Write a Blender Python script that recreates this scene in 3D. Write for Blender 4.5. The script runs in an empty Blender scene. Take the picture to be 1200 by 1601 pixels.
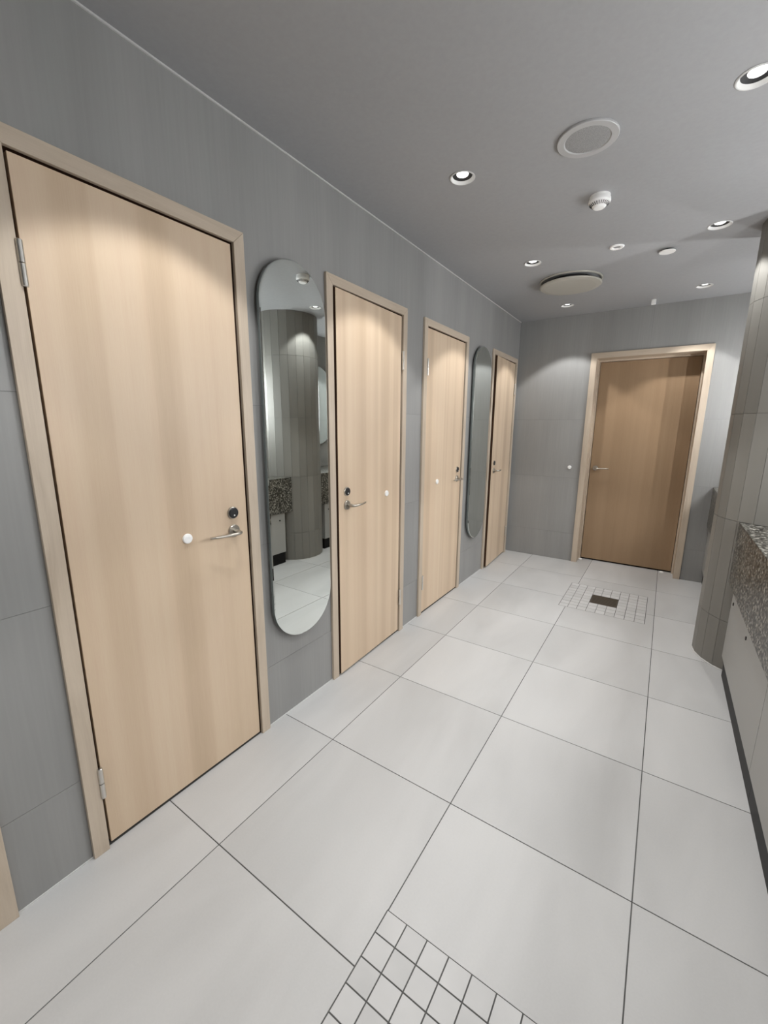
import bpy, bmesh, math, random
from mathutils import Vector, Matrix

random.seed(7)
sc = bpy.context.scene
COL = sc.collection
PI = math.pi

# ------------------------------------------------------------------ camera
YAW, PITCH, ROLL, FPX = -0.58985, -0.20208, 0.00625, 649.77
cam_d = bpy.data.cameras.new('camera')
cam_d.sensor_fit = 'AUTO'
cam_d.sensor_width = 36.0
cam_d.lens = FPX * 36.0 / 1601.0
cam_d.clip_start = 0.02
cam = bpy.data.objects.new('camera', cam_d)
COL.objects.link(cam)
_f = Vector((math.sin(YAW) * math.cos(PITCH), math.cos(YAW) * math.cos(PITCH), math.sin(PITCH)))
_r = Vector((math.cos(YAW), -math.sin(YAW), 0))
_u = _r.cross(_f)
_r2 = math.cos(ROLL) * _r + math.sin(ROLL) * _u
_u2 = -math.sin(ROLL) * _r + math.cos(ROLL) * _u
_m = Matrix((_r2, _u2, -_f)).transposed().to_4x4()
_m.translation = Vector((1.43695, 0.0, 1.4235))
cam.matrix_world = _m
sc.camera = cam

# ------------------------------------------------------------------ world, exposure
w = bpy.data.worlds.new('world')
sc.world = w
w.use_nodes = True
w.node_tree.nodes['Background'].inputs[0].default_value = (0.5, 0.5, 0.5, 1)
w.node_tree.nodes['Background'].inputs[1].default_value = 0.02
vs = sc.view_settings
vs.view_transform = 'Standard'
vs.look = 'None'
vs.gamma = 1.0
vs.use_curve_mapping = False
vs.exposure = 0.0
cy = sc.cycles
cy.use_denoising = True
cy.caustics_reflective = False
cy.caustics_refractive = False
cy.max_bounces = 10
cy.diffuse_bounces = 6

SPOT_W = 30.5          # each recessed downlight
SPOT_COL = (0.985, 0.985, 0.98)
LED_STRENGTH = 178.0    # light bars on the mirrors over the basins
LED_STRENGTH_FAR = 160.0   # the far pair runs dimmer
LED_COL = (0.98, 0.99, 1.0)

# ------------------------------------------------------------------ room numbers (metres)
X0, X1 = 0.0, 2.38
Y0, Y1 = -1.6, 4.751
ZC = 2.524
LX = (0.535, 1.540)
LY = (-0.415, 0.775, 1.965, 3.152, 4.343)


# ------------------------------------------------------------------ node helpers
class N:
    def __init__(s, name, rough=0.5, metal=0.0, spec=0.5):
        s.m = bpy.data.materials.new(name)
        s.m.use_nodes = True
        s.t = s.m.node_tree
        s.b = s.t.nodes['Principled BSDF']
        s.b.inputs['Roughness'].default_value = rough
        s.b.inputs['Metallic'].default_value = metal
        s.b.inputs['Specular IOR Level'].default_value = spec

    def n(s, typ, **kw):
        o = s.t.nodes.new(typ)
        for k, v in kw.items():
            if isinstance(k, str) and hasattr(o, k):
                setattr(o, k, v)
            else:
                o.inputs[k].default_value = v
        return o

    def l(s, a, b):
        s.t.links.new(a, b)

    def coords(s, scale, rnd=0.0):
        tc = s.n('ShaderNodeTexCoord')
        mp = s.n('ShaderNodeMapping')
        mp.inputs['Scale'].default_value = scale
        s.l(tc.outputs['Object'], mp.inputs['Vector'])
        if rnd:
            oi = s.n('ShaderNodeObjectInfo')
            mu = s.n('ShaderNodeMath', operation='MULTIPLY')
            mu.inputs[1].default_value = rnd
            s.l(oi.outputs['Random'], mu.inputs[0])
            cb = s.n('ShaderNodeCombineXYZ')
            for i in range(3):
                s.l(mu.outputs[0], cb.inputs[i])
            s.l(cb.outputs[0], mp.inputs['Location'])
        return mp.outputs[0]

    def noise(s, vec, scale, detail=3, rough=0.5, dist=0.0):
        o = s.n('ShaderNodeTexNoise')
        o.inputs['Scale'].default_value = scale
        o.inputs['Detail'].default_value = detail
        o.inputs['Roughness'].default_value = rough
        o.inputs['Distortion'].default_value = dist
        s.l(vec, o.inputs['Vector'])
        return o.outputs['Fac']

    def ramp(s, fac, stops):
        o = s.n('ShaderNodeValToRGB')
        e = o.color_ramp.elements
        while len(e) < len(stops):
            e.new(0.5)
        for i, (p, c) in enumerate(stops):
            e[i].position = p
            e[i].color = (c[0], c[1], c[2], 1)
        s.l(fac, o.inputs[0])
        return o.outputs[0]

    def mix(s, a, b, fac=0.5, mode='MIX'):
        o = s.n('ShaderNodeMix', data_type='RGBA', blend_type=mode)
        for sock, v in ((o.inputs[6], a), (o.inputs[7], b)):
            if isinstance(v, tuple):
                sock.default_value = (v[0], v[1], v[2], 1)
            else:
                s.l(v, sock)
        if isinstance(fac, (int, float)):
            o.inputs[0].default_value = fac
        else:
            s.l(fac, o.inputs[0])
        return o.outputs[2]

    def base(s, c):
        if isinstance(c, tuple):
            s.b.inputs['Base Color'].default_value = (c[0], c[1], c[2], 1)
        else:
            s.l(c, s.b.inputs['Base Color'])
        return s

    def bump(s, h, strength=0.2, dist=0.002):
        o = s.n('ShaderNodeBump')
        o.inputs['Strength'].default_value = strength
        o.inputs['Distance'].default_value = dist
        s.l(h, o.inputs['Height'])
        s.l(o.outputs[0], s.b.inputs['Normal'])

    def rnd_tint(s, col, lo, hi):
        oi = s.n('ShaderNodeObjectInfo')
        mr = s.n('ShaderNodeMapRange')
        mr.inputs['To Min'].default_value = lo
        mr.inputs['To Max'].default_value = hi
        s.l(oi.outputs['Random'], mr.inputs[0])
        o = s.n('ShaderNodeVectorMath', operation='SCALE')
        s.l(col, o.inputs[0])
        s.l(mr.outputs[0], o.inputs['Scale'])
        return o.outputs[0]


MAT = {}


def plain(name, col, rough=0.5, metal=0.0, spec=0.5):
    MAT[name] = N(name, rough, metal, spec).base(col).m


def make_materials():
    # grey striated wall tile
    n = N('wall_tile', 0.5, 0, 0.35)
    v = n.coords((7.0, 7.0, 0.35), 13.0)
    f = n.noise(v, 1.0, 4, 0.55)
    c = n.ramp(f, [(0.3, (0.275, 0.274, 0.268)), (0.5, (0.292, 0.291, 0.284)), (0.7, (0.310, 0.308, 0.300))])
    fine = n.noise(n.coords((90, 90, 3.0)), 1.0, 2)
    c = n.mix(c, n.ramp(fine, [(0.3, (0.46, 0.46, 0.46)), (0.7, (0.54, 0.54, 0.54))]), 0.35, 'OVERLAY')
    n.base(n.rnd_tint(c, 0.985, 1.015))
    MAT['wall_tile'] = n.m
    # column strips: same stone, more variation from strip to strip
    n = N('column_tile', 0.45, 0, 0.4)
    v = n.coords((5.0, 5.0, 0.5), 17.0)
    f = n.noise(v, 1.0, 4, 0.55)
    c = n.ramp(f, [(0.3, (0.190, 0.184, 0.168)), (0.7, (0.228, 0.221, 0.202))])
    n.base(n.rnd_tint(c, 0.90, 1.06))
    MAT['column_tile'] = n.m
    plain("wall_grout", (0.19, 0.19, 0.186), 0.8, 0, 0.2)
    plain('column_grout', (0.16, 0.16, 0.15), 0.8, 0, 0.2)
    # pale floor tile with soft streaks
    n = N('floor_tile', 0.38, 0, 0.4)
    v = n.coords((1.6, 0.55, 1.0), 9.0)
    f = n.noise(v, 1.6, 4, 0.5, 0.6)
    c = n.ramp(f, [(0.3, (0.470, 0.469, 0.464)), (0.55, (0.535, 0.534, 0.529)), (0.75, (0.575, 0.573, 0.567))])
    fine = n.noise(n.coords((160, 160, 160)), 1.0, 2)
    c = n.mix(c, n.ramp(fine, [(0.3, (0.48, 0.48, 0.48)), (0.7, (0.52, 0.52, 0.52))]), 0.4, 'OVERLAY')
    n.base(n.rnd_tint(c, 0.975, 1.02))
    MAT['floor_tile'] = n.m
    n = N('mosaic_tile', 0.36, 0, 0.4)
    f = n.noise(n.coords((6, 6, 6), 11.0), 1.0, 3)
    c = n.ramp(f, [(0.3, (0.50, 0.499, 0.494)), (0.7, (0.572, 0.570, 0.565))])
    n.base(n.rnd_tint(c, 0.95, 1.03))
    MAT['mosaic_tile'] = n.m
    plain('floor_grout', (0.11, 0.109, 0.106), 0.85, 0, 0.2)
    # ceiling paint
    n = N('ceiling_paint', 0.8, 0, 0.2)
    f = n.noise(n.coords((60, 60, 60)), 1.0, 3)
    n.base(n.ramp(f, [(0.3, (0.350, 0.353, 0.360)), (0.7, (0.366, 0.369, 0.376))]))
    MAT['ceiling_paint'] = n.m
    # oak veneer: vertical grain, bands of veneer; end door's copy darkened for its dim light
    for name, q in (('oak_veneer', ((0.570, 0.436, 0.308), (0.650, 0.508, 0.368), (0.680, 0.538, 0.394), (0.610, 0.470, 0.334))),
                    ('oak_veneer_dim', ((0.300, 0.200, 0.118), (0.318, 0.214, 0.128), (0.328, 0.222, 0.134), (0.306, 0.205, 0.122)))):
        n = N(name, 0.42, 0, 0.35)
        v = n.coords((7.5, 0.2, 0.06), 31.0)
        f = n.noise(v, 1.0, 1, 0.4)
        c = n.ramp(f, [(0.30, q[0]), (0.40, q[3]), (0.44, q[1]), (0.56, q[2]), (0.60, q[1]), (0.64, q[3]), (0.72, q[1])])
        st = n.noise(n.coords((40, 8, 0.5), 3.0), 1.0, 2, 0.5)
        c = n.mix(c, n.ramp(st, [(0.3, (0.475, 0.472, 0.468)), (0.7, (0.52, 0.52, 0.52))]), 0.6, 'OVERLAY')
        g = n.noise(n.coords((420, 60, 9.0), 5.0), 1.0, 2, 0.6)
        c = n.mix(c, n.ramp(g, [(0.28, (0.46, 0.455, 0.45)), (0.55, (0.505, 0.505, 0.505)), (0.8, (0.53, 0.53, 0.53))]), 0.5, 'OVERLAY')
        n.base(c)
        n.bump(g, 0.08, 0.0006)
        MAT[name] = n.m
    # solid paler frame timber, grain along z or along x
    for name, sc3 in (('frame_wood', (9, 9, 1.0)), ('frame_wood_head', (1.0, 9, 9))):
        n = N(name, 0.45, 0, 0.35)
        f = n.noise(n.coords(sc3, 7.0), 2.2, 5, 0.6, 0.8)
        c = n.ramp(f, [(0.3, (0.480, 0.395, 0.305)), (0.5, (0.540, 0.452, 0.356)), (0.72, (0.580, 0.490, 0.392))])
        g = n.noise(n.coords(tuple(30 * q if q > 1 else 3.0 for q in sc3)), 1.0, 2)
        n.base(n.mix(c, n.ramp(g, [(0.3, (0.46, 0.46, 0.46)), (0.7, (0.53, 0.53, 0.53))]), 0.5, 'OVERLAY'))
        MAT[name] = n.m
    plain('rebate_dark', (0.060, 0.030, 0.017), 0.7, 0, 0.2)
    plain('void_dark', (0.012, 0.009, 0.008), 0.9, 0, 0.1)
    plain('steel', (0.50, 0.47, 0.42), 0.32, 1.0)
    plain('hinge_metal', (0.70, 0.68, 0.64), 0.30, 1.0)
    plain('lock_black', (0.02, 0.02, 0.022), 0.35, 0)
    plain('white_plastic', (0.93, 0.93, 0.92), 0.4, 0)
    plain('off_white_plastic', (0.62, 0.62, 0.61), 0.45, 0)
    plain('warm_white_metal', (0.42, 0.405, 0.36), 0.55, 0)
    plain('speaker_rim', (0.44, 0.44, 0.44), 0.5, 0)
    n = N('speaker_mesh', 0.7, 0, 0.2)
    vo = n.n('ShaderNodeTexVoronoi')
    vo.inputs['Scale'].default_value = 420
    n.l(n.coords((1, 1, 1)), vo.inputs['Vector'])
    n.base(n.ramp(vo.outputs['Distance'], [(0.25, (0.20, 0.20, 0.20)), (0.5, (0.33, 0.33, 0.33))]))
    MAT['speaker_mesh'] = n.m
    plain('black_baffle', (0.012, 0.012, 0.013), 0.5, 0)
    plain('sealant', (0.60, 0.60, 0.59), 0.5, 0)
    plain('mirror_silver', (0.80, 0.845, 0.825), 0.0, 1.0)
    plain('mirror_edge', (0.33, 0.37, 0.36), 0.12, 1.0)
    plain('mirror_back', (0.10, 0.11, 0.11), 0.5, 0)
    plain('cabinet_white', (0.35, 0.35, 0.338), 0.38, 0)
    plain('plinth_black', (0.008, 0.0075, 0.007), 0.45, 0, 0.15)
    plain('grate', (0.075, 0.062, 0.048), 0.5, 0.3)
    plain('sill_metal', (0.9, 0.9, 0.88), 0.2, 0.6)
    # granite
    n = N('granite', 0.30, 0, 0.45)
    v = n.coords((1, 1, 1))
    vo = n.n('ShaderNodeTexVoronoi')
    vo.inputs['Scale'].default_value = 105
    n.l(v, vo.inputs['Vector'])
    sp = n.n('ShaderNodeSeparateColor')
    n.l(vo.outputs['Color'], sp.inputs[0])
    c1 = n.ramp(sp.outputs[0], [(0.0, (0.012, 0.011, 0.010)), (0.40, (0.025, 0.024, 0.021)), (0.58, (0.085, 0.082, 0.070)),
                                (0.80, (0.17, 0.165, 0.145)), (1.0, (0.38, 0.37, 0.34))])
    f = n.noise(v, 45, 4, 0.6)
    n.base(n.mix(c1, n.ramp(f, [(0.35, (0.25, 0.24, 0.22)), (0.65, (0.75, 0.74, 0.72))]), 0.65, 'OVERLAY'))
    MAT['granite'] = n.m
    # luminous lens and LED strip (the lamps themselves)
    for name, col, st in (('lamp_lens', (1, 0.98, 0.95), 5.0), ('led_strip', LED_COL, LED_STRENGTH), ('led_strip_far', LED_COL, LED_STRENGTH_FAR)):
        n = N(name, 0.5)
        n.base((0.8, 0.8, 0.8))
        n.b.inputs['Emission Color'].default_value = (col[0], col[1], col[2], 1)
        n.b.inputs['Emission Strength'].default_value = st
        MAT[name] = n.m


make_materials()


# ------------------------------------------------------------------ mesh helpers
def link(name, verts, faces, mat, parent=None, smooth=False, loc=(0, 0, 0), bevel=0.0, recalc=True):
    me = bpy.data.meshes.new(name)
    me.from_pydata([tuple(v) for v in verts], [], faces)
    if recalc or bevel:
        bm = bmesh.new()
        bm.from_mesh(me)
        if bevel:
            bmesh.ops.bevel(bm, geom=[e for e in bm.edges], offset=bevel, segments=2, affect='EDGES', profile=0.6)
        bmesh.ops.recalc_face_normals(bm, faces=bm.faces)
        bm.to_mesh(me)
        bm.free()
    me.materials.append(MAT[mat])
    if smooth:
        for p in me.polygons:
            p.use_smooth = True
    return place(name, me, parent, loc)


def place(name, me, parent=None, loc=(0, 0, 0), rz=0.0):
    o = bpy.data.objects.new(name, me)
    COL.objects.link(o)
    o.parent = parent
    o.location = loc
    o.rotation_euler = (0, 0, rz)
    return o


def boxes(lst):
    V, F = [], []
    for (a, b, c, d, e, f) in lst:
        i = len(V)
        V += [(a, c, e), (b, c, e), (b, d, e), (a, d, e), (a, c, f), (b, c, f), (b, d, f), (a, d, f)]
        F += [(i, i + 3, i + 2, i + 1), (i + 4, i + 5, i + 6, i + 7), (i, i + 1, i + 5, i + 4),
              (i + 1, i + 2, i + 6, i + 5), (i + 2, i + 3, i + 7, i + 6), (i + 3, i, i + 4, i + 7)]
    return V, F


def box(name, a, b, c, d, e, f, mat, parent=None, bevel=0.0, loc=(0, 0, 0)):
    V, F = boxes([(a, b, c, d, e, f)])
    return link(name, V, F, mat, parent, loc=loc, bevel=bevel)


def lathe(prof, n=40, axis='z', closed=False):
    """prof: list of (r, h); revolved about +h axis"""
    V, F, rings = [], [], []
    for r, h in prof:
        if r < 1e-6:
            rings.append([len(V)])
            V.append((0, 0, h))
        else:
            rings.append(list(range(len(V), len(V) + n)))
            V += [(r * math.cos(2 * PI * k / n), r * math.sin(2 * PI * k / n), h) for k in range(n)]
    pairs = list(zip(rings[:-1], rings[1:]))
    if closed:
        pairs.append((rings[-1], rings[0]))
    for A, B in pairs:
        for k in range(n):
            k2 = (k + 1) % n
            if len(A) == 1 and len(B) == 1:
                continue
            if len(A) == 1:
                F.append((A[0], B[k], B[k2]))
            elif len(B) == 1:
                F.append((A[k], A[k2], B[0]))
            else:
                F.append((A[k], A[k2], B[k2], B[k]))
    if axis == 'y-':       # h goes along -Y
        V = [(x, -h, y) for x, y, h in V]
    return V, F


def prism(outline, z0, z1):
    n = len(outline)
    V = [(x, y, z0) for x, y in outline] + [(x, y, z1) for x, y in outline]
    F = [tuple(range(n))[::-1], tuple(range(n, 2 * n))]
    F += [(k, (k + 1) % n, n + (k + 1) % n, n + k) for k in range(n)]
    return V, F


def tube(path, n=12):
    """path: list of (point, rx, rz) ellipse sections; swept tube with caps"""
    V, F = [], []
    P = [Vector(p[0]) for p in path]
    for i, (p, ra, rb) in enumerate(path):
        t = (P[min(i + 1, len(P) - 1)] - P[max(i - 1, 0)]).normalized()
        up = Vector((0, 0, 1))
        s = t.cross(up)
        s = s.normalized() if s.length > 1e-4 else Vector((1, 0, 0))
        u = s.cross(t).normalized()
        for k in range(n):
            a = 2 * PI * k / n
            V.append(P[i] + s * (ra * math.cos(a)) + u * (rb * math.sin(a)))
    for i in range(len(path) - 1):
        for k in range(n):
            a, b = i * n + k, i * n + (k + 1) % n
            F.append((a, b, b + n, a + n))
    F.append(tuple(range(n))[::-1])
    F.append(tuple(range((len(path) - 1) * n, len(path) * n)))
    return V, F


def empty(name, loc=(0, 0, 0), rz=0.0):
    o = bpy.data.objects.new(name, None)
    COL.objects.link(o)
    o.location = loc
    o.rotation_euler = (0, 0, rz)
    o.empty_display_size = 0.05
    return o


def tag(o, label, cat, group=None, kind=None):
    o['label'] = label
    o['category'] = cat
    if group:
        o['group'] = group
    if kind:
        o['kind'] = kind
    return o


def rect_cells(r, holes, inset):
    """rectangle r=(a0,a1,b0,b1) shrunk by inset on every side, minus holes (grown by inset) -> cells grid"""
    a0, a1, b0, b1 = r
    a0 += inset; a1 -= inset; b0 += inset; b1 -= inset
    hs = []
    for h in holes:
        g = (h[0] - inset, h[1] + inset, h[2] - inset, h[3] + inset)
        if g[0] < a1 and g[1] > a0 and g[2] < b1 and g[3] > b0:
            hs.append(g)
    A = sorted({a0, a1} | {min(max(q, a0), a1) for h in hs for q in h[:2]})
    B = sorted({b0, b1} | {min(max(q, b0), b1) for h in hs for q in h[2:]})
    keep = set()
    for i in range(len(A) - 1):
        for j in range(len(B) - 1):
            ca, cb = (A[i] + A[i + 1]) / 2, (B[j] + B[j + 1]) / 2
            if not any(h[0] < ca < h[1] and h[2] < cb < h[3] for h in hs):
                keep.add((i, j))
    return A, B, keep


def components(keep):
    left = set(keep)
    out = []
    while left:
        st = [left.pop()]
        comp = set(st)
        while st:
            i, j = st.pop()
            for q in ((i + 1, j), (i - 1, j), (i, j + 1), (i, j - 1)):
                if q in left:
                    left.remove(q)
                    comp.add(q)
                    st.append(q)
        out.append(comp)
    return out


def slab_tiles(name, r, holes, inset, mat, parent, mapf, thick):
    """one object per connected piece; mapf(a,b,depth)->xyz, depth 0 is the visible face"""
    A, B, keep = rect_cells(r, holes, inset)
    res = []
    for comp in components(keep):
        amin = min(A[i] for i, j in comp); amax = max(A[i + 1] for i, j in comp)
        bmin = min(B[j] for i, j in comp); bmax = max(B[j + 1] for i, j in comp)
        if amax - amin < 0.006 or bmax - bmin < 0.006:
            continue
        oa, ob = (amin + amax) / 2, (bmin + bmax) / 2
        org = Vector(mapf(oa, ob, 0))
        V, F, idx = [], [], {}

        def vid(i, j, d):
            k = (i, j, d)
            if k not in idx:
                idx[k] = len(V)
                V.append(Vector(mapf(A[i], B[j], thick if d else 0)) - org)
            return idx[k]
        for i, j in comp:
            F.append((vid(i, j, 0), vid(i + 1, j, 0), vid(i + 1, j + 1, 0), vid(i, j + 1, 0)))
            for (di, dj, e) in ((-1, 0, ((i, j + 1), (i, j))), (1, 0, ((i + 1, j), (i + 1, j + 1))),
                                (0, -1, ((i, j), (i + 1, j))), (0, 1, ((i + 1, j + 1), (i, j + 1)))):
                if (i + di, j + dj) not in comp:
                    p, q = e
                    F.append((vid(*q, 0), vid(*p, 0), vid(*p, 1), vid(*q, 1)))
        # outward normals: make sure the first (visible) face points to the room
        me = bpy.data.meshes.new(name)
        me.from_pydata([tuple(v) for v in V], [], F)
        want = (Vector(mapf(oa, ob, 0)) - Vector(mapf(oa, ob, 1))).normalized()
        me.update()
        if me.polygons[0].normal.dot(want) < 0:
            me.flip_normals()
        me.materials.append(MAT[mat])
        o = place(name, me, parent, org - parent.location)
        res.append(o)
    return res


# ------------------------------------------------------------------ door positions
DOORS = [  # start y, hinge side (0 near, 1 far), ajar degrees
    (-0.547, 0, 0.0), (0.4035, 0, 0.0), (1.6235, 1, 1.5), (2.602, 0, 0.0), (3.932, 1, 2.6)]
DW, DH = 0.752, 2.139
EW0, EW1, EH = 0.7200, 1.690, 2.146
CC, CR = (2.042, 3.265), 0.305       # column
CTX, CTZ = 1.833, 0.905              # counter front, counter top

# ------------------------------------------------------------------ floor
JX = [0.0, 0.3107, 0.9067, 1.5132, 2.1120, X1]
JY = [Y0] + [0.667 + 0.599 * k for k in range(-3, 7)] + [Y1 + 0.19]
PADS = [(0.9050, 1.5080, 0.226, 0.8275), (0.8540, 1.4570, 3.4550, 4.0580)]
GR = 0.0019
V, F = boxes([(X0 - 0.15, X1 + 0.1, Y0 - 0.1, Y1 + 0.27, -0.06, -0.002)])
floor = link('floor', V, F, 'floor_grout')
tag(floor, 'pale grey large-format tiled floor with dark joints', 'floor', kind='structure')
fmap = lambda a, b, d: (a, b, -d)
for i in range(4):
    for j in range(len(JY) - 1):
        slab_tiles('floor_tile', (JX[i], JX[i + 1], JY[j], JY[j + 1]), PADS, GR, 'floor_tile', floor, fmap, 0.004)
MT = 0.0670
pitch = 0.603 / 9
Vm, Fm = boxes([(-pitch / 2 + GR, pitch / 2 - GR, -pitch / 2 + GR, pitch / 2 - GR, -0.004, 0.0)])
mos = link('mosaic_tile', Vm, Fm, 'mosaic_tile', floor, loc=(0, 0, -5))
mos_me = mos.data
bpy.data.objects.remove(mos)
DRAINS = []
for pi, (a0, a1, b0, b1) in enumerate(PADS):
    for i in range(9):
        for j in range(9):
            if 3 <= i <= 5 and 3 <= j <= 5:
                continue
            place('mosaic_tile', mos_me, floor, (a0 + (i + 0.5) * pitch, b0 + (j + 0.5) * pitch, 0))
    DRAINS.append((a0 + 4.5 * pitch, b0 + 4.5 * pitch))
for (dx, dy), lab in zip(DRAINS, ('square brown floor drain grate in the nearer mosaic patch', 'square brown floor drain grate in the mosaic patch before the end door')):
    d = tag(empty('floor_drain', (dx, dy, 0)), lab, 'drain')
    h = 1.5 * pitch - 0.003
    box('drain_pan', -h, h, -h, h, -0.006, -0.003, 'void_dark', d)
    V, F = boxes([(-h, h, -h, -h + 0.008, -0.003, 0.0), (-h, h, h - 0.008, h, -0.003, 0.0),
                  (-h, -h + 0.008, -h + 0.008, h - 0.008, -0.003, 0.0), (h - 0.008, h, -h + 0.008, h - 0.008, -0.003, 0.0)])
    link('rim', V, F, 'grate', d)
    for k in range(10):
        yy = -h + 0.008 + (k + 0.5) * (2 * h - 0.016) / 10
        box('grate_bar', -h + 0.008, h - 0.008, yy - 0.0068, yy + 0.0068, -0.003, -0.0006, 'grate', d)

# ------------------------------------------------------------------ ceiling with holes for the downlights
HOLE_R = 0.053


def ceiling_mesh():
    bm = bmesh.new()
    es = []

    def loop(pts):
        vs_ = [bm.verts.new((x, y, ZC)) for x, y in pts]
        for k in range(len(vs_)):
            es.append(bm.edges.new((vs_[k], vs_[(k + 1) % len(vs_)])))
    loop([(X0 - 0.1, Y0 - 0.1), (X1 + 0.1, Y0 - 0.1), (X1 + 0.1, Y1 + 0.27), (X0 - 0.1, Y1 + 0.27)])
    for lx in LX:
        for ly in LY:
            loop([(lx + HOLE_R * math.cos(2 * PI * k / 48), ly + HOLE_R * math.sin(2 * PI * k / 48)) for k in range(48)])
    bmesh.ops.triangle_fill(bm, use_beauty=True, edges=es)
    for f in bm.faces:
        if f.normal.z > 0:
            f.normal_flip()
    me = bpy.data.meshes.new('ceiling')
    bm.to_mesh(me)
    bm.free()
    me.materials.append(MAT['ceiling_paint'])
    return me


ceil = place('ceiling', ceiling_mesh())
tag(ceil, 'smooth matt grey painted ceiling with recessed lights', 'ceiling', kind='structure')

# ------------------------------------------------------------------ walls
ZJ = [0.0, 0.304, 0.906, 1.508, 2.110, ZC]
WG = 0.0007
TT = 0.006
# left wall
ops = [(d[0] + 0.02, d[0] + DW - 0.02, 0.0, DH - 0.02) for d in DOORS]
cuts = []
ys = [Y0 - 0.1] + [q for o in ops for q in (o[0], o[1])] + [Y1 + 0.2]
for k in range(0, len(ys), 2):
    cuts.append((-0.12, -0.002, ys[k], ys[k + 1], 0.0, ZC))
for o in ops:
    cuts.append((-0.12, -0.002, o[0], o[1], o[3], ZC))
cuts.append((-0.20, -0.12, Y0 - 0.1, Y1 + 0.2, 0.0, ZC))
V, F = boxes(cuts)
wl = link('wall_left', V, F, 'wall_grout', recalc=False)
tag(wl, 'long grey tiled wall with the row of oak doors', 'wall', kind='structure')
lmap = lambda a, b, d: (-d, a, b)
VJ = [Y0, -0.17, Y1]
ZJ_FULL, ZJ = ZJ, [0.0, 0.304, 0.906, 1.508, ZC]
for i in range(len(VJ) - 1):
    for j in range(len(ZJ) - 1):
        slab_tiles('wall_tile', (VJ[i], VJ[i + 1], ZJ[j], ZJ[j + 1]), [(o[0], o[1], -1, o[3]) for o in ops], WG, 'wall_tile', wl, lmap, 0.004)
# back wall
cuts = [(X0 - 0.2, EW0 + 0.02, Y1 + 0.002, Y1 + 0.225, 0, ZC), (EW1 - 0.02, X1 + 0.1, Y1 + 0.002, Y1 + 0.225, 0, ZC),
        (EW0 + 0.02, EW1 - 0.02, Y1 + 0.002, Y1 + 0.225, EH - 0.02, ZC), (X0 - 0.2, X1 + 0.1, Y1 + 0.225, Y1 + 0.27, 0, ZC)]
V, F = boxes(cuts)
wb = link('wall_back', V, F, 'wall_grout', recalc=False)
tag(wb, 'grey tiled end wall around the wide oak door', 'wall', kind='structure')
bmap = lambda a, b, d: (a, Y1 + d, b)
for (a, b) in ((0.0, 1.205), (1.205, X1)):
    for j in range(len(ZJ) - 1):
        slab_tiles('wall_tile', (a, b, ZJ[j], ZJ[j + 1]), [(EW0 + 0.02, EW1 - 0.02, -1, EH - 0.02)], WG, 'wall_tile', wb, bmap, 0.004)
# right wall
V, F = boxes([(X1 + 0.002, X1 + 0.1, Y0 - 0.1, Y1 + 0.2, 0, ZC)])
wr = link('wall_right', V, F, 'wall_grout')
tag(wr, 'grey tiled wall behind the granite basin counters', 'wall', kind='structure')
rmap = lambda a, b, d: (X1 + d, a, b)
RJ = [Y0, -0.45, 0.75, 1.95, 3.15, 4.35, Y1]
for i in range(len(RJ) - 1):
    for j in range(len(ZJ) - 1):
        slab_tiles('wall_tile', (RJ[i], RJ[i + 1], ZJ[j], ZJ[j + 1]), [], WG, 'wall_tile', wr, rmap, 0.004)
# wall behind the camera
V, F = boxes([(X0 - 0.2, X1 + 0.1, Y0 - 0.1, Y0 - 0.002, 0, ZC)])
wf = link('wall_front', V, F, 'wall_grout')
tag(wf, 'grey tiled wall at the viewer\'s end of the room', 'wall', kind='structure')
nmap = lambda a, b, d: (a, Y0 - d, b)
for (a, b) in ((0.0, 1.205), (1.205, X1)):
    for j in range(len(ZJ) - 1):
        slab_tiles('wall_tile', (a, b, ZJ[j], ZJ[j + 1]), [], WG, 'wall_tile', wf, nmap, 0.004)

# sealant beads (trims)
V, F = boxes([(0.0, 0.005, Y0, Y1, ZC - 0.006, ZC - 0.0005)])
tag(link('trim_1', V, F, 'sealant'), 'thin white sealant line where the left wall meets the ceiling', 'trim', kind='structure')
segs = []
edges_y = [Y0] + [q for d in DOORS for q in (d[0], d[0] + DW)] + [Y1]
for k in range(0, len(edges_y), 2):
    segs.append((0.0, 0.004, edges_y[k], edges_y[k + 1], 0.0, 0.0035))
V, F = boxes(segs)
tag(link('trim_2', V, F, 'sealant'), 'thin white sealant line along the foot of the left wall', 'trim', kind='structure')

# ------------------------------------------------------------------ round column of narrow tile strips
colm = tag(empty('column', (CC[0], CC[1], 0)), 'round column clad in narrow vertical grey tile strips between the basin counters', 'column')
NS = 24
core = [((CR - 0.004) / math.cos(PI / NS) * math.cos(2 * PI * k / NS), (CR - 0.004) / math.cos(PI / NS) * math.sin(2 * PI * k / NS)) for k in range(NS)]
V, F = prism(core, 0.0, ZC)
link('core', V, F, 'column_grout', colm)
CZ = [0.0, 0.304, 0.906, 1.508, 2.110, ZC]
strip_me = {}
hw = CR * math.tan(PI / NS) - 0.0010
for j in range(5):
    hgt = CZ[j + 1] - CZ[j]
    key = round(hgt, 3)
    if key not in strip_me:
        V, F = boxes([(CR - 0.008, CR, -hw, hw, 0.001, hgt - 0.001)])
        o = link('strip_tile', V, F, 'column_tile')
        strip_me[key] = o.data
        bpy.data.objects.remove(o)
    for k in range(NS):
        place('strip_tile', strip_me[key], colm, (0, 0, CZ[j]), 2 * PI * (k + 0.5) / NS)
V, F = lathe([(CR + 0.001, 0.0), (CR + 0.008, 0.0), (CR + 0.007, 0.003), (CR + 0.001, 0.006)], 48, closed=True)
link('base_sealant', V, F, 'sealant', colm, smooth=True)


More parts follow.
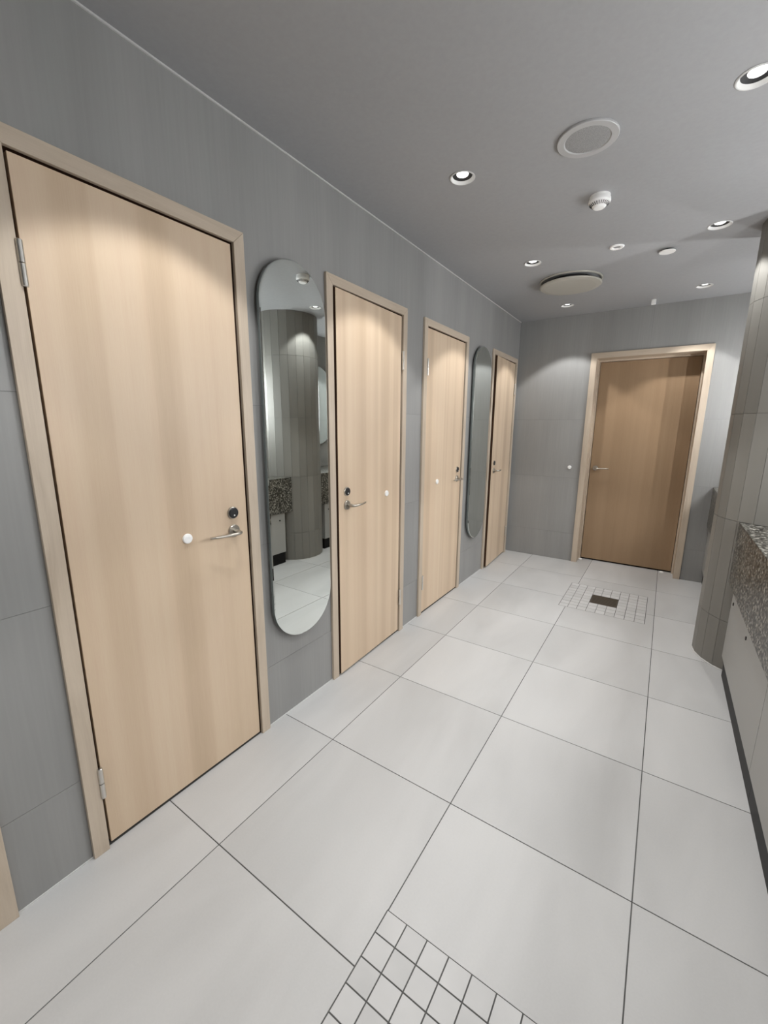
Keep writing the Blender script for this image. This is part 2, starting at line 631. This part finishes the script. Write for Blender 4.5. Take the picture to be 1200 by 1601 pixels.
# ------------------------------------------------------------------ doors
def lever(leaf, x, z, y0, s):
    """s=+1 lever runs toward +x (local); y0 is the leaf face"""
    V, F = lathe([(0, 0), (0.026, 0), (0.026, 0.006), (0.0235, 0.009), (0, 0.0095)], 28, 'y-')
    link('handle_rose', V, F, 'steel', leaf, smooth=False, loc=(x, y0, z))
    p = [((0, -0.004, 0), 0.0095, 0.0095), ((0, -0.036, 0), 0.0085, 0.0085), ((s * 0.002, -0.047, 0), 0.0085, 0.0075),
         ((s * 0.009, -0.054, 0), 0.0080, 0.0068), ((s * 0.026, -0.057, 0), 0.0078, 0.0062), ((s * 0.065, -0.054, 0), 0.0070, 0.0056),
         ((s * 0.105, -0.045, 0), 0.0058, 0.0050), ((s * 0.130, -0.036, 0), 0.0045, 0.0045)]
    V, F = tube(p, 14)
    link('lever_handle', V, F, 'steel', leaf, smooth=True, loc=(x, y0, z))


def thumb_lock(leaf, x, z, y0):
    V, F = lathe([(0, 0), (0.0245, 0), (0.0245, 0.005), (0.022, 0.007), (0.019, 0.007)], 28, 'y-')
    a = link('lock_ring', V, F, 'steel', leaf, loc=(x, y0, z))
    V, F = lathe([(0.0215, 0.003), (0.0215, 0.0095), (0.019, 0.012), (0, 0.0125)], 28, 'y-')
    link('lock_disc', V, F, 'lock_black', leaf, loc=(x, y0, z))
    V, F = lathe([(0, 0.012), (0.0032, 0.012), (0.0032, 0.0138), (0, 0.0142)], 12, 'y-')
    link('indicator_dot', V, F, 'white_plastic', leaf, loc=(x, y0, z - 0.009))


def hinge(leaf, x, z0, z1, y0):
    zm = (z0 + z1) / 2
    r = 0.0078
    V1, F1 = lathe([(0, z0), (r * 0.8, z0), (r, z0 + 0.002), (r, zm - 0.0012), (0, zm - 0.0012)], 16)
    V2, F2 = lathe([(0, zm + 0.0012), (r, zm + 0.0012), (r, z1 - 0.002), (r * 0.8, z1), (0, z1)], 16)
    n = len(V1)
    link('hinge', V1 + V2, F1 + [tuple(i + n for i in f) for f in F2], 'hinge_metal', leaf, smooth=False, loc=(x, y0, 0))


def bumper(leaf, x, z, y0, name='bumper'):
    V, F = lathe([(0, 0), (0.0185, 0), (0.0185, 0.005), (0.0165, 0.008), (0.010, 0.0092), (0, 0.0085)], 28, 'y-')
    return link(name, V, F, 'white_plastic', leaf, loc=(x, y0, z))


def mitred(frame, w, h, fw, yf, yb, side_mat='frame_wood'):
    """two jambs and a head with mitred corners; y from yf (front) to yb"""
    def quad(name, pts, mat):
        V = [(x, yf, z) for x, z in pts] + [(x, yb, z) for x, z in pts]
        n = len(pts)
        F = [tuple(range(n)), tuple(range(n, 2 * n))[::-1]] + [(k, n + k, n + (k + 1) % n, (k + 1) % n) for k in range(n)]
        link(name, V, F, mat, frame, bevel=0.0014)
    g = 0.0004
    quad('jamb', [(0, 0), (fw, 0), (fw, h - fw - g), (0, h - g)], side_mat)
    quad('jamb', [(w - fw, 0), (w, 0), (w, h - g), (w - fw, h - fw - g)], side_mat)
    quad('head', [(g, h), (fw + g, h - fw), (w - fw - g, h - fw), (w - g, h)], 'frame_wood_head')


DOOR_LABELS = [
    'oak door at the left picture edge, only its right frame post showing',
    'nearest full oak door, large at left, hinged on its left side',
    'oak door just right of the nearer pill-shaped mirror, slightly ajar',
    'third oak door along the left wall, hinged left, before the farther mirror',
    'farthest oak door of the left wall, in the corner, slightly ajar']


def left_door(i, y, hs, ajar):
    d = tag(empty('door_%d' % (i + 1), (0, y, 0), PI / 2), DOOR_LABELS[i], 'door', kind='structure')
    fw = 0.046
    mitred(d, DW, DH, fw, -0.015, -0.0005)
    # rebate lining behind the casing
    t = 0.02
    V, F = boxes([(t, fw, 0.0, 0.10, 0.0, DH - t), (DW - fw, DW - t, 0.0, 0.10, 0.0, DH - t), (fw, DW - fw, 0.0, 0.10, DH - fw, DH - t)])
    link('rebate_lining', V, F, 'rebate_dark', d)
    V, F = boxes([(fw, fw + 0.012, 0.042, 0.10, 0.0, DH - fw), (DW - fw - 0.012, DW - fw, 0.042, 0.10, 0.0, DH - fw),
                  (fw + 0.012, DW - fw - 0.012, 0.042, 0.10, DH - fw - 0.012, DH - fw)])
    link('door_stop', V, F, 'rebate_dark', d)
    gh, gl = 0.0095, 0.0100
    yf = -0.006
    x0, x1 = (fw + gh, DW - fw - gl) if hs == 0 else (fw + gl, DW - fw - gh)
    hx = (fw + 0.004) if hs == 0 else (DW - fw - 0.004)
    hy = -0.016
    z0, z1 = 0.014, DH - fw - 0.009
    V, F = boxes([(x0 - hx, x1 - hx, yf - hy, 0.034 - hy, z0, z1)])
    leaf = link('leaf', V, F, 'oak_veneer', d, loc=(hx, hy, 0), bevel=0.0012)
    leaf.rotation_euler = (0, 0, math.radians(-ajar) if hs == 0 else math.radians(ajar))
    yl = yf - hy
    ex = (x1 - hx) if hs == 0 else (x0 - hx)
    s = -1 if hs == 0 else 1
    hxp = ex + s * 0.068
    # dark strip on the latch edge, colouring in the shade of the gap
    e0, e1 = (ex, ex + 0.0012) if s < 0 else (ex - 0.0012, ex)
    V, F = boxes([(e0, e1, yl + 0.0025, 0.034 - hy, z0 + 0.001, z1 - 0.001)])
    link('gap_shade_strip', V, F, 'rebate_dark', leaf)
    lever(leaf, hxp, 1.003, yl, s)
    thumb_lock(leaf, hxp, 1.078, yl)
    for (a, b) in ((0.205, 0.318), (1.772, 1.884)):
        hinge(leaf, 0.0, a, b, 0.0)
    if i in (1, 2, 3):
        by = (0.830, 2.155, 2.862)[i - 1]
        bumper(leaf, by - y - hx, 1.014, yl)
    return d


for i, (y, hs, aj) in enumerate(DOORS):
    left_door(i, y, hs, aj)

# end door
ed = tag(empty('door_6', (EW0, Y1, 0)), 'wide oak door recessed in the end wall beyond the floor drain', 'door', kind='structure')
ew = EW1 - EW0
fw = 0.052
mitred(ed, ew, EH, fw, -0.015, -0.0005)
dp = 0.165
t = 0.02
V, F = boxes([(t, fw, 0.0, 0.22, 0.0, EH - t)])
link('lining', V, F, 'frame_wood', ed)
V, F = boxes([(ew - fw, ew - t, 0.0, 0.22, 0.0, EH - t)])
link('lining', V, F, 'frame_wood', ed)
V, F = boxes([(fw, ew - fw, 0.0, 0.22, EH - fw, EH - t)])
link('lining', V, F, 'frame_wood_head', ed)
V, F = boxes([(fw, fw + 0.014, dp - 0.022, 0.218, 0.0, EH - fw)])
link('door_stop', V, F, 'frame_wood', ed)
V, F = boxes([(ew - fw - 0.014, ew - fw, dp - 0.022, 0.218, 0.0, EH - fw)])
link('door_stop', V, F, 'frame_wood', ed)
V, F = boxes([(fw + 0.014, ew - fw - 0.014, dp - 0.022, 0.218, EH - fw - 0.016, EH - fw)])
link('door_stop', V, F, 'frame_wood_head', ed)
x0, x1 = fw + 0.018, ew - fw - 0.018
V, F = boxes([(x0, x1, dp, dp + 0.042, 0.017, EH - fw - 0.019)])
leaf = link('leaf', V, F, 'oak_veneer_dim', ed, bevel=0.0012)
lever(leaf, x0 + 0.050, 1.010, dp, 1)
for bx in (0.790, 1.545):  # white caps added to stand for two white spots at the door foot
    V, F = lathe([(0, 0), (0.020, 0), (0.018, 0.006), (0.010, 0.010), (0, 0.011)], 20)
    link('white_cap', V, F, 'white_plastic', ed, loc=(bx - EW0, dp - 0.026, 0.0))

# ------------------------------------------------------------------ white wall bumper left of the end door
wbmp = tag(bumper(None, 0.614, 1.017, Y1 - 0.0002, 'wall_bumper'), 'small white round bumper stuck on the grey wall beside the end door', 'bumper')


# ------------------------------------------------------------------ pill mirrors
def pill(wd, hg, n=24):
    r = wd / 2
    c = hg / 2 - r
    pts = [(r * math.cos(PI * k / n), c + r * math.sin(PI * k / n)) for k in range(n + 1)]
    pts += [(-r * math.cos(PI * k / n), -c - r * math.sin(PI * k / n)) for k in range(n + 1)]
    return pts


def stacked(outlines):
    """outlines: list of (points(x,z), y): skin between successive outlines, cap first and last"""
    V, F = [], []
    n = len(outlines[0][0])
    for pts, y in outlines:
        V += [(x, y, z) for x, z in pts]
    for i in range(len(outlines) - 1):
        for k in range(n):
            a, b = i * n + k, i * n + (k + 1) % n
            F.append((a, b, b + n, a + n))
    F.append(tuple(range(n))[::-1])
    F.append(tuple(range((len(outlines) - 1) * n, len(outlines) * n)))
    return V, F


def wall_mirror(y, zc, wd, hg, label):
    m = tag(empty('wall_mirror', (0, y, zc), PI / 2), label, 'mirror', 'pill-shaped mirrors between the oak doors')
    V, F = stacked([(pill(wd - 0.03, hg - 0.03), -0.001), (pill(wd - 0.03, hg - 0.03), -0.018)])
    link('backing_board', V, F, 'mirror_back', m)
    V, F = stacked([(pill(wd, hg), -0.018), (pill(wd, hg), -0.0315)])
    link('rim', V, F, 'mirror_edge', m)
    V, F = stacked([(pill(wd, hg), -0.0317), (pill(wd, hg), -0.0335), (pill(wd - 0.008, hg - 0.008), -0.036)])
    link('mirror_glass', V, F, 'mirror_silver', m)
    return m


wall_mirror(1.394, 1.258, 0.390, 1.705, 'tall pill-shaped mirror between the two nearest full oak doors')
wall_mirror(3.650, 1.258, 0.390, 1.705, 'tall pill-shaped mirror beside the farthest oak door')


def lit_mirror(y, zc, wd, hg, label, bar='led_strip'):
    """pill mirror with a slim vertical light bar near each long edge"""
    m = tag(empty('lighted_mirror', (X1, y, zc), -PI / 2), label, 'mirror', 'lighted mirrors over the basin counters')
    V, F = stacked([(pill(wd - 0.05, hg - 0.05), -0.001), (pill(wd - 0.05, hg - 0.05), -0.024)])
    link('backing_board', V, F, 'mirror_back', m)
    V, F = stacked([(pill(wd, hg), -0.0245), (pill(wd, hg), -0.0295), (pill(wd - 0.005, hg - 0.005), -0.031)])
    link('mirror_glass', V, F, 'mirror_silver', m)
    for sx in (-1, 1):
        xx = sx * (wd / 2 - 0.03)
        V, F = boxes([(xx - 0.010, xx + 0.010, -0.046, -0.0315, -0.29, 0.29)])
        link('light_bar', V, F, bar, m)
    return m


lit_mirror(4.010, 1.680, 0.58, 0.97, 'lighted pill-shaped mirror over the far basin counter, seen only as a reflection', 'led_strip_far')
lit_mirror(2.520, 1.680, 0.58, 0.97, 'lighted pill-shaped mirror over the near counter beside the column, outside the view')
lit_mirror(0.950, 1.680, 0.58, 0.97, 'lighted pill-shaped mirror over the middle of the near counter, outside the view')


# ------------------------------------------------------------------ granite counters and cabinets
def colx_y(x, s):
    r = CR + 0.003
    return CC[1] + s * math.sqrt(max(r * r - (x - CC[0]) ** 2, 0))


def counter(y0, y1, col_at, label):
    """col_at: +1 column at the y1 end, -1 column at the y0 end"""
    xs = [CTX + (X1 - 0.002 - CTX) * k / 24 for k in range(25)]
    r = CR + 0.003

    def edge(x):
        dx = abs(x - CC[0])
        return colx_y(x, -col_at) if x < CC[0] else CC[1] - col_at * r
    far = [(x, edge(x)) for x in xs]
    # past the column's widest reach the slab follows the wall: keep the last circle point
    far = [(x, yy) for x, yy in far]
    if col_at > 0:
        out = [(CTX, y0)] + far + [(X1 - 0.002, y0)]
    else:
        out = [(CTX, y1)] + far + [(X1 - 0.002, y1)]
    c = tag(empty('granite_counter', (CTX, (y0 + y1) / 2, 0)), label, 'counter', 'speckled granite basin counters')
    sh = Vector((CTX, (y0 + y1) / 2, 0))
    V, F = prism(out, CTZ - 0.03, CTZ)
    link('worktop', [Vector(v) - sh for v in V], F, 'granite', c)
    ya, yb = (y0, colx_y(CTX + 0.03, -1) - 0.004) if col_at > 0 else (colx_y(CTX + 0.03, 1) + 0.004, y1)
    ya2, yb2 = (y0, colx_y(CTX, -1)) if col_at > 0 else (colx_y(CTX, 1), y1)
    # apron follows the column at its end
    za, zb = 0.548, CTZ - 0.0302
    pts = [(CTX, ya2), (CTX + 0.03, ya), (CTX + 0.03, yb), (CTX, yb2)]
    V, F = prism(pts, za, zb)
    link('apron', [Vector(v) - sh for v in V], F, 'granite', c)
    return c


counter(-0.67, CC[1], 1, 'speckled grey granite counter with deep front at the right picture edge')
counter(CC[1], Y1 - 0.001, -1, 'speckled granite counter beyond the column, only its corner showing by the end wall')


def cabinet(y0, y1, locks, label):
    c = tag(empty('vanity_cabinet', (1.85, (y0 + y1) / 2, 0)), label, 'cabinet', 'white cabinets under the counters')
    h = (y1 - y0) / 2
    box('plinth', 0.014, 0.045, -h, h, 0.0, 0.122, 'plinth_black', c)
    box('body', 0.019, 0.50, -h + 0.002, h - 0.002, 0.1225, 0.545, 'cabinet_white', c)
    p = box('door_panel', 0.0, 0.018, -h + 0.0012, h - 0.0012, 0.123, 0.541, 'cabinet_white', c, bevel=0.001)
    for ly in locks:
        V, F = lathe([(0, 0), (0.0095, 0), (0.0095, 0.003), (0.007, 0.004), (0, 0.004)], 18)
        V = [(-zz, x, y) for x, y, zz in V]
        link('lock', V, F, 'lock_black', p, loc=(0.0, ly - (y0 + y1) / 2, 0.470))
    return c


cabinet(1.930, 2.945, (2.415, 2.875), 'white panelled cabinet with small lock under the near counter, next to the column')
cabinet(0.930, 1.928, (1.43,), 'white cabinet under the near counter, cut off by the right picture edge')
cabinet(-0.070, 0.928, (0.43,), 'white cabinet under the near counter beside the viewer, outside the view')
cabinet(-0.670, -0.072, (), 'narrow white cabinet at the viewer\'s end of the near counter, outside the view')
cabinet(3.560, 4.745, (3.63,), 'white cabinet under the far counter, seen in the nearer mirror')


# ------------------------------------------------------------------ ceiling fittings
def downlight_meshes():
    pr = {}
    V, F = lathe([(HOLE_R - 0.0005, 0.0), (HOLE_R + 0.0035, -0.0008), (HOLE_R + 0.0035, -0.0022), (HOLE_R, -0.0040),
                  (0.0505, -0.0035), (0.0435, 0.008), (0.0445, 0.0095), (HOLE_R - 0.0005, 0.006)], 48, closed=True)
    pr['trim_ring'] = (V, F, 'off_white_plastic')
    V, F = lathe([(0.0435, 0.0080), (0.0270, 0.0125), (0.0270, 0.0180), (0.0450, 0.0100)], 40, closed=True)
    pr['baffle'] = (V, F, 'black_baffle')
    V, F = lathe([(0.046, 0.010), (0.046, 0.075), (0, 0.075)], 32)
    pr['housing'] = (V, F, 'black_baffle')
    V, F = lathe([(0, 0.0060), (0.012, 0.0066), (0.020, 0.0086), (0.0250, 0.0115), (0.0268, 0.0150)], 36)
    pr['lens'] = (V, F, 'lamp_lens')
    return pr


DL = {}
for nm, (V, F, mt) in downlight_meshes().items():
    o = link(nm, V, F, mt, smooth=(nm == 'lens'))
    DL[nm] = o.data
    bpy.data.objects.remove(o)
DL_LABEL = {
    (0, 0): 'recessed downlight behind the viewer along the left wall', (1, 0): 'recessed downlight behind the viewer on the counter side',
    (0, 1): 'recessed downlight above the nearest full oak door, outside the view', (1, 1): 'recessed downlight overhead on the counter side, outside the view',
    (0, 2): 'bright recessed downlight left of the round ceiling speaker', (1, 2): 'bright recessed downlight at the top right picture edge',
    (0, 3): 'recessed downlight just in front of the large round air diffuser', (1, 3): 'recessed downlight nearest the top of the round column',
    (0, 4): 'recessed downlight behind the large diffuser, nearest the far left corner', (1, 4): 'recessed downlight above the right post of the end door'}
for i, lx in enumerate(LX):
    for j, ly in enumerate(LY):
        e = tag(empty('recessed_downlight', (lx, ly, ZC)), DL_LABEL[(i, j)], 'downlight', 'recessed ceiling downlights')
        for nm in ('trim_ring', 'baffle', 'housing', 'lens'):
            place(nm, DL[nm], e)
        ld = bpy.data.lights.new('lamp', 'SPOT')
        ld.energy = SPOT_W
        ld.color = SPOT_COL
        ld.spot_size = math.radians(95)
        ld.spot_blend = 0.20
        ld.shadow_soft_size = 0.022
        lo = bpy.data.objects.new('lamp', ld)
        COL.objects.link(lo)
        lo.parent = e
        lo.location = (0, 0, -0.006)

# ceiling speaker
s = tag(empty('ceiling_speaker', (1.045, 1.985, ZC)), 'round flush ceiling speaker with pale rim and grey mesh', 'speaker')
V, F = lathe([(0.082, -0.0005), (0.110, -0.0005), (0.110, -0.007), (0.108, -0.009), (0.084, -0.0095), (0.080, -0.0065)], 64, closed=True)
link('rim', V, F, 'speaker_rim', s)
V, F = lathe([(0, -0.0085), (0.060, -0.0082), (0.081, -0.0065), (0.081, -0.001)], 64)
link('grille', V, F, 'speaker_mesh', s)

# smoke detector
s = tag(empty('smoke_detector', (1.030, 2.470, ZC)), 'white domed smoke detector with slotted vents', 'smoke detector')
V, F = lathe([(0, 0), (0.046, 0), (0.0465, -0.012), (0.049, -0.014), (0.050, -0.026), (0.046, -0.034)], 48)
link('base_body', V, F, 'white_plastic', s)
V, F = lathe([(0.0455, -0.034), (0.030, -0.046), (0.0295, -0.048), (0.024, -0.0525), (0, -0.0545)], 48)
link('cap', V, F, 'white_plastic', s)
for k in range(26):
    a = 2 * PI * k / 26
    V, F = boxes([(-0.0016, 0.0016, -0.0078, 0.0078, -0.0012, 0.0008)])
    o = link('vent_slot', V, F, 'lock_black', s, loc=(0.0385 * math.cos(a), 0.0385 * math.sin(a), -0.0400))
    o.rotation_euler = (math.radians(38), 0, a - PI / 2)

# small ring detector base
s = tag(empty('ring_sensor', (1.040, 3.160, ZC)), 'small flat white ring fitting between smoke detector and diffuser', 'sensor')
V, F = lathe([(0.020, -0.0005), (0.041, -0.0005), (0.041, -0.004), (0.037, -0.008), (0.024, -0.008), (0.021, -0.004)], 40, closed=True)
link('ring', V, F, 'white_plastic', s)
V, F = lathe([(0, -0.003), (0.0205, -0.003), (0.0205, -0.0008)], 32)
link('centre', V, F, 'speaker_mesh', s)

# sprinkler cover disc
s = tag(empty('sprinkler_cover', (1.300, 3.385, ZC)), 'small white cover disc hanging just below the ceiling right of the ring', 'sprinkler')
V, F = lathe([(0, 0), (0.026, 0), (0.026, -0.010), (0, -0.010)], 32)
link('socket', V, F, 'black_baffle', s)
V, F = lathe([(0, -0.010), (0.045, -0.010), (0.0455, -0.012), (0.044, -0.014), (0, -0.0145)], 40)
link('cover_disc', V, F, 'white_plastic', s)

# round air diffuser
s = tag(empty('air_diffuser', (0.685, 3.660, ZC)), 'large round beige disc air diffuser hung below the ceiling', 'diffuser')
V, F = lathe([(0.205, -0.0005), (0.222, -0.0005), (0.222, -0.006), (0.214, -0.010), (0.205, -0.006)], 72, closed=True)
link('collar', V, F, 'warm_white_metal', s)
V, F = lathe([(0.15, -0.001), (0.15, -0.028), (0, -0.028)], 48)
link('throat', V, F, 'black_baffle', s)
V, F = lathe([(0, -0.030), (0.205, -0.030), (0.217, -0.033), (0.219, -0.037), (0.212, -0.043), (0.180, -0.0475), (0, -0.050)], 72)
link('disc', V, F, 'warm_white_metal', s)

# little corner sensor near the end wall
s = tag(empty('ceiling_sensor', (1.200, 4.560, ZC)), 'tiny white sensor on the ceiling in front of the end door', 'sensor')
V, F = lathe([(0, 0), (0.018, 0), (0.018, -0.010), (0, -0.010)], 24)
link('base', V, F, 'white_plastic', s)
V, F = boxes([(-0.018, 0.018, -0.014, 0.014, -0.040, -0.010)])
link('head', V, F, 'white_plastic', s, bevel=0.006)
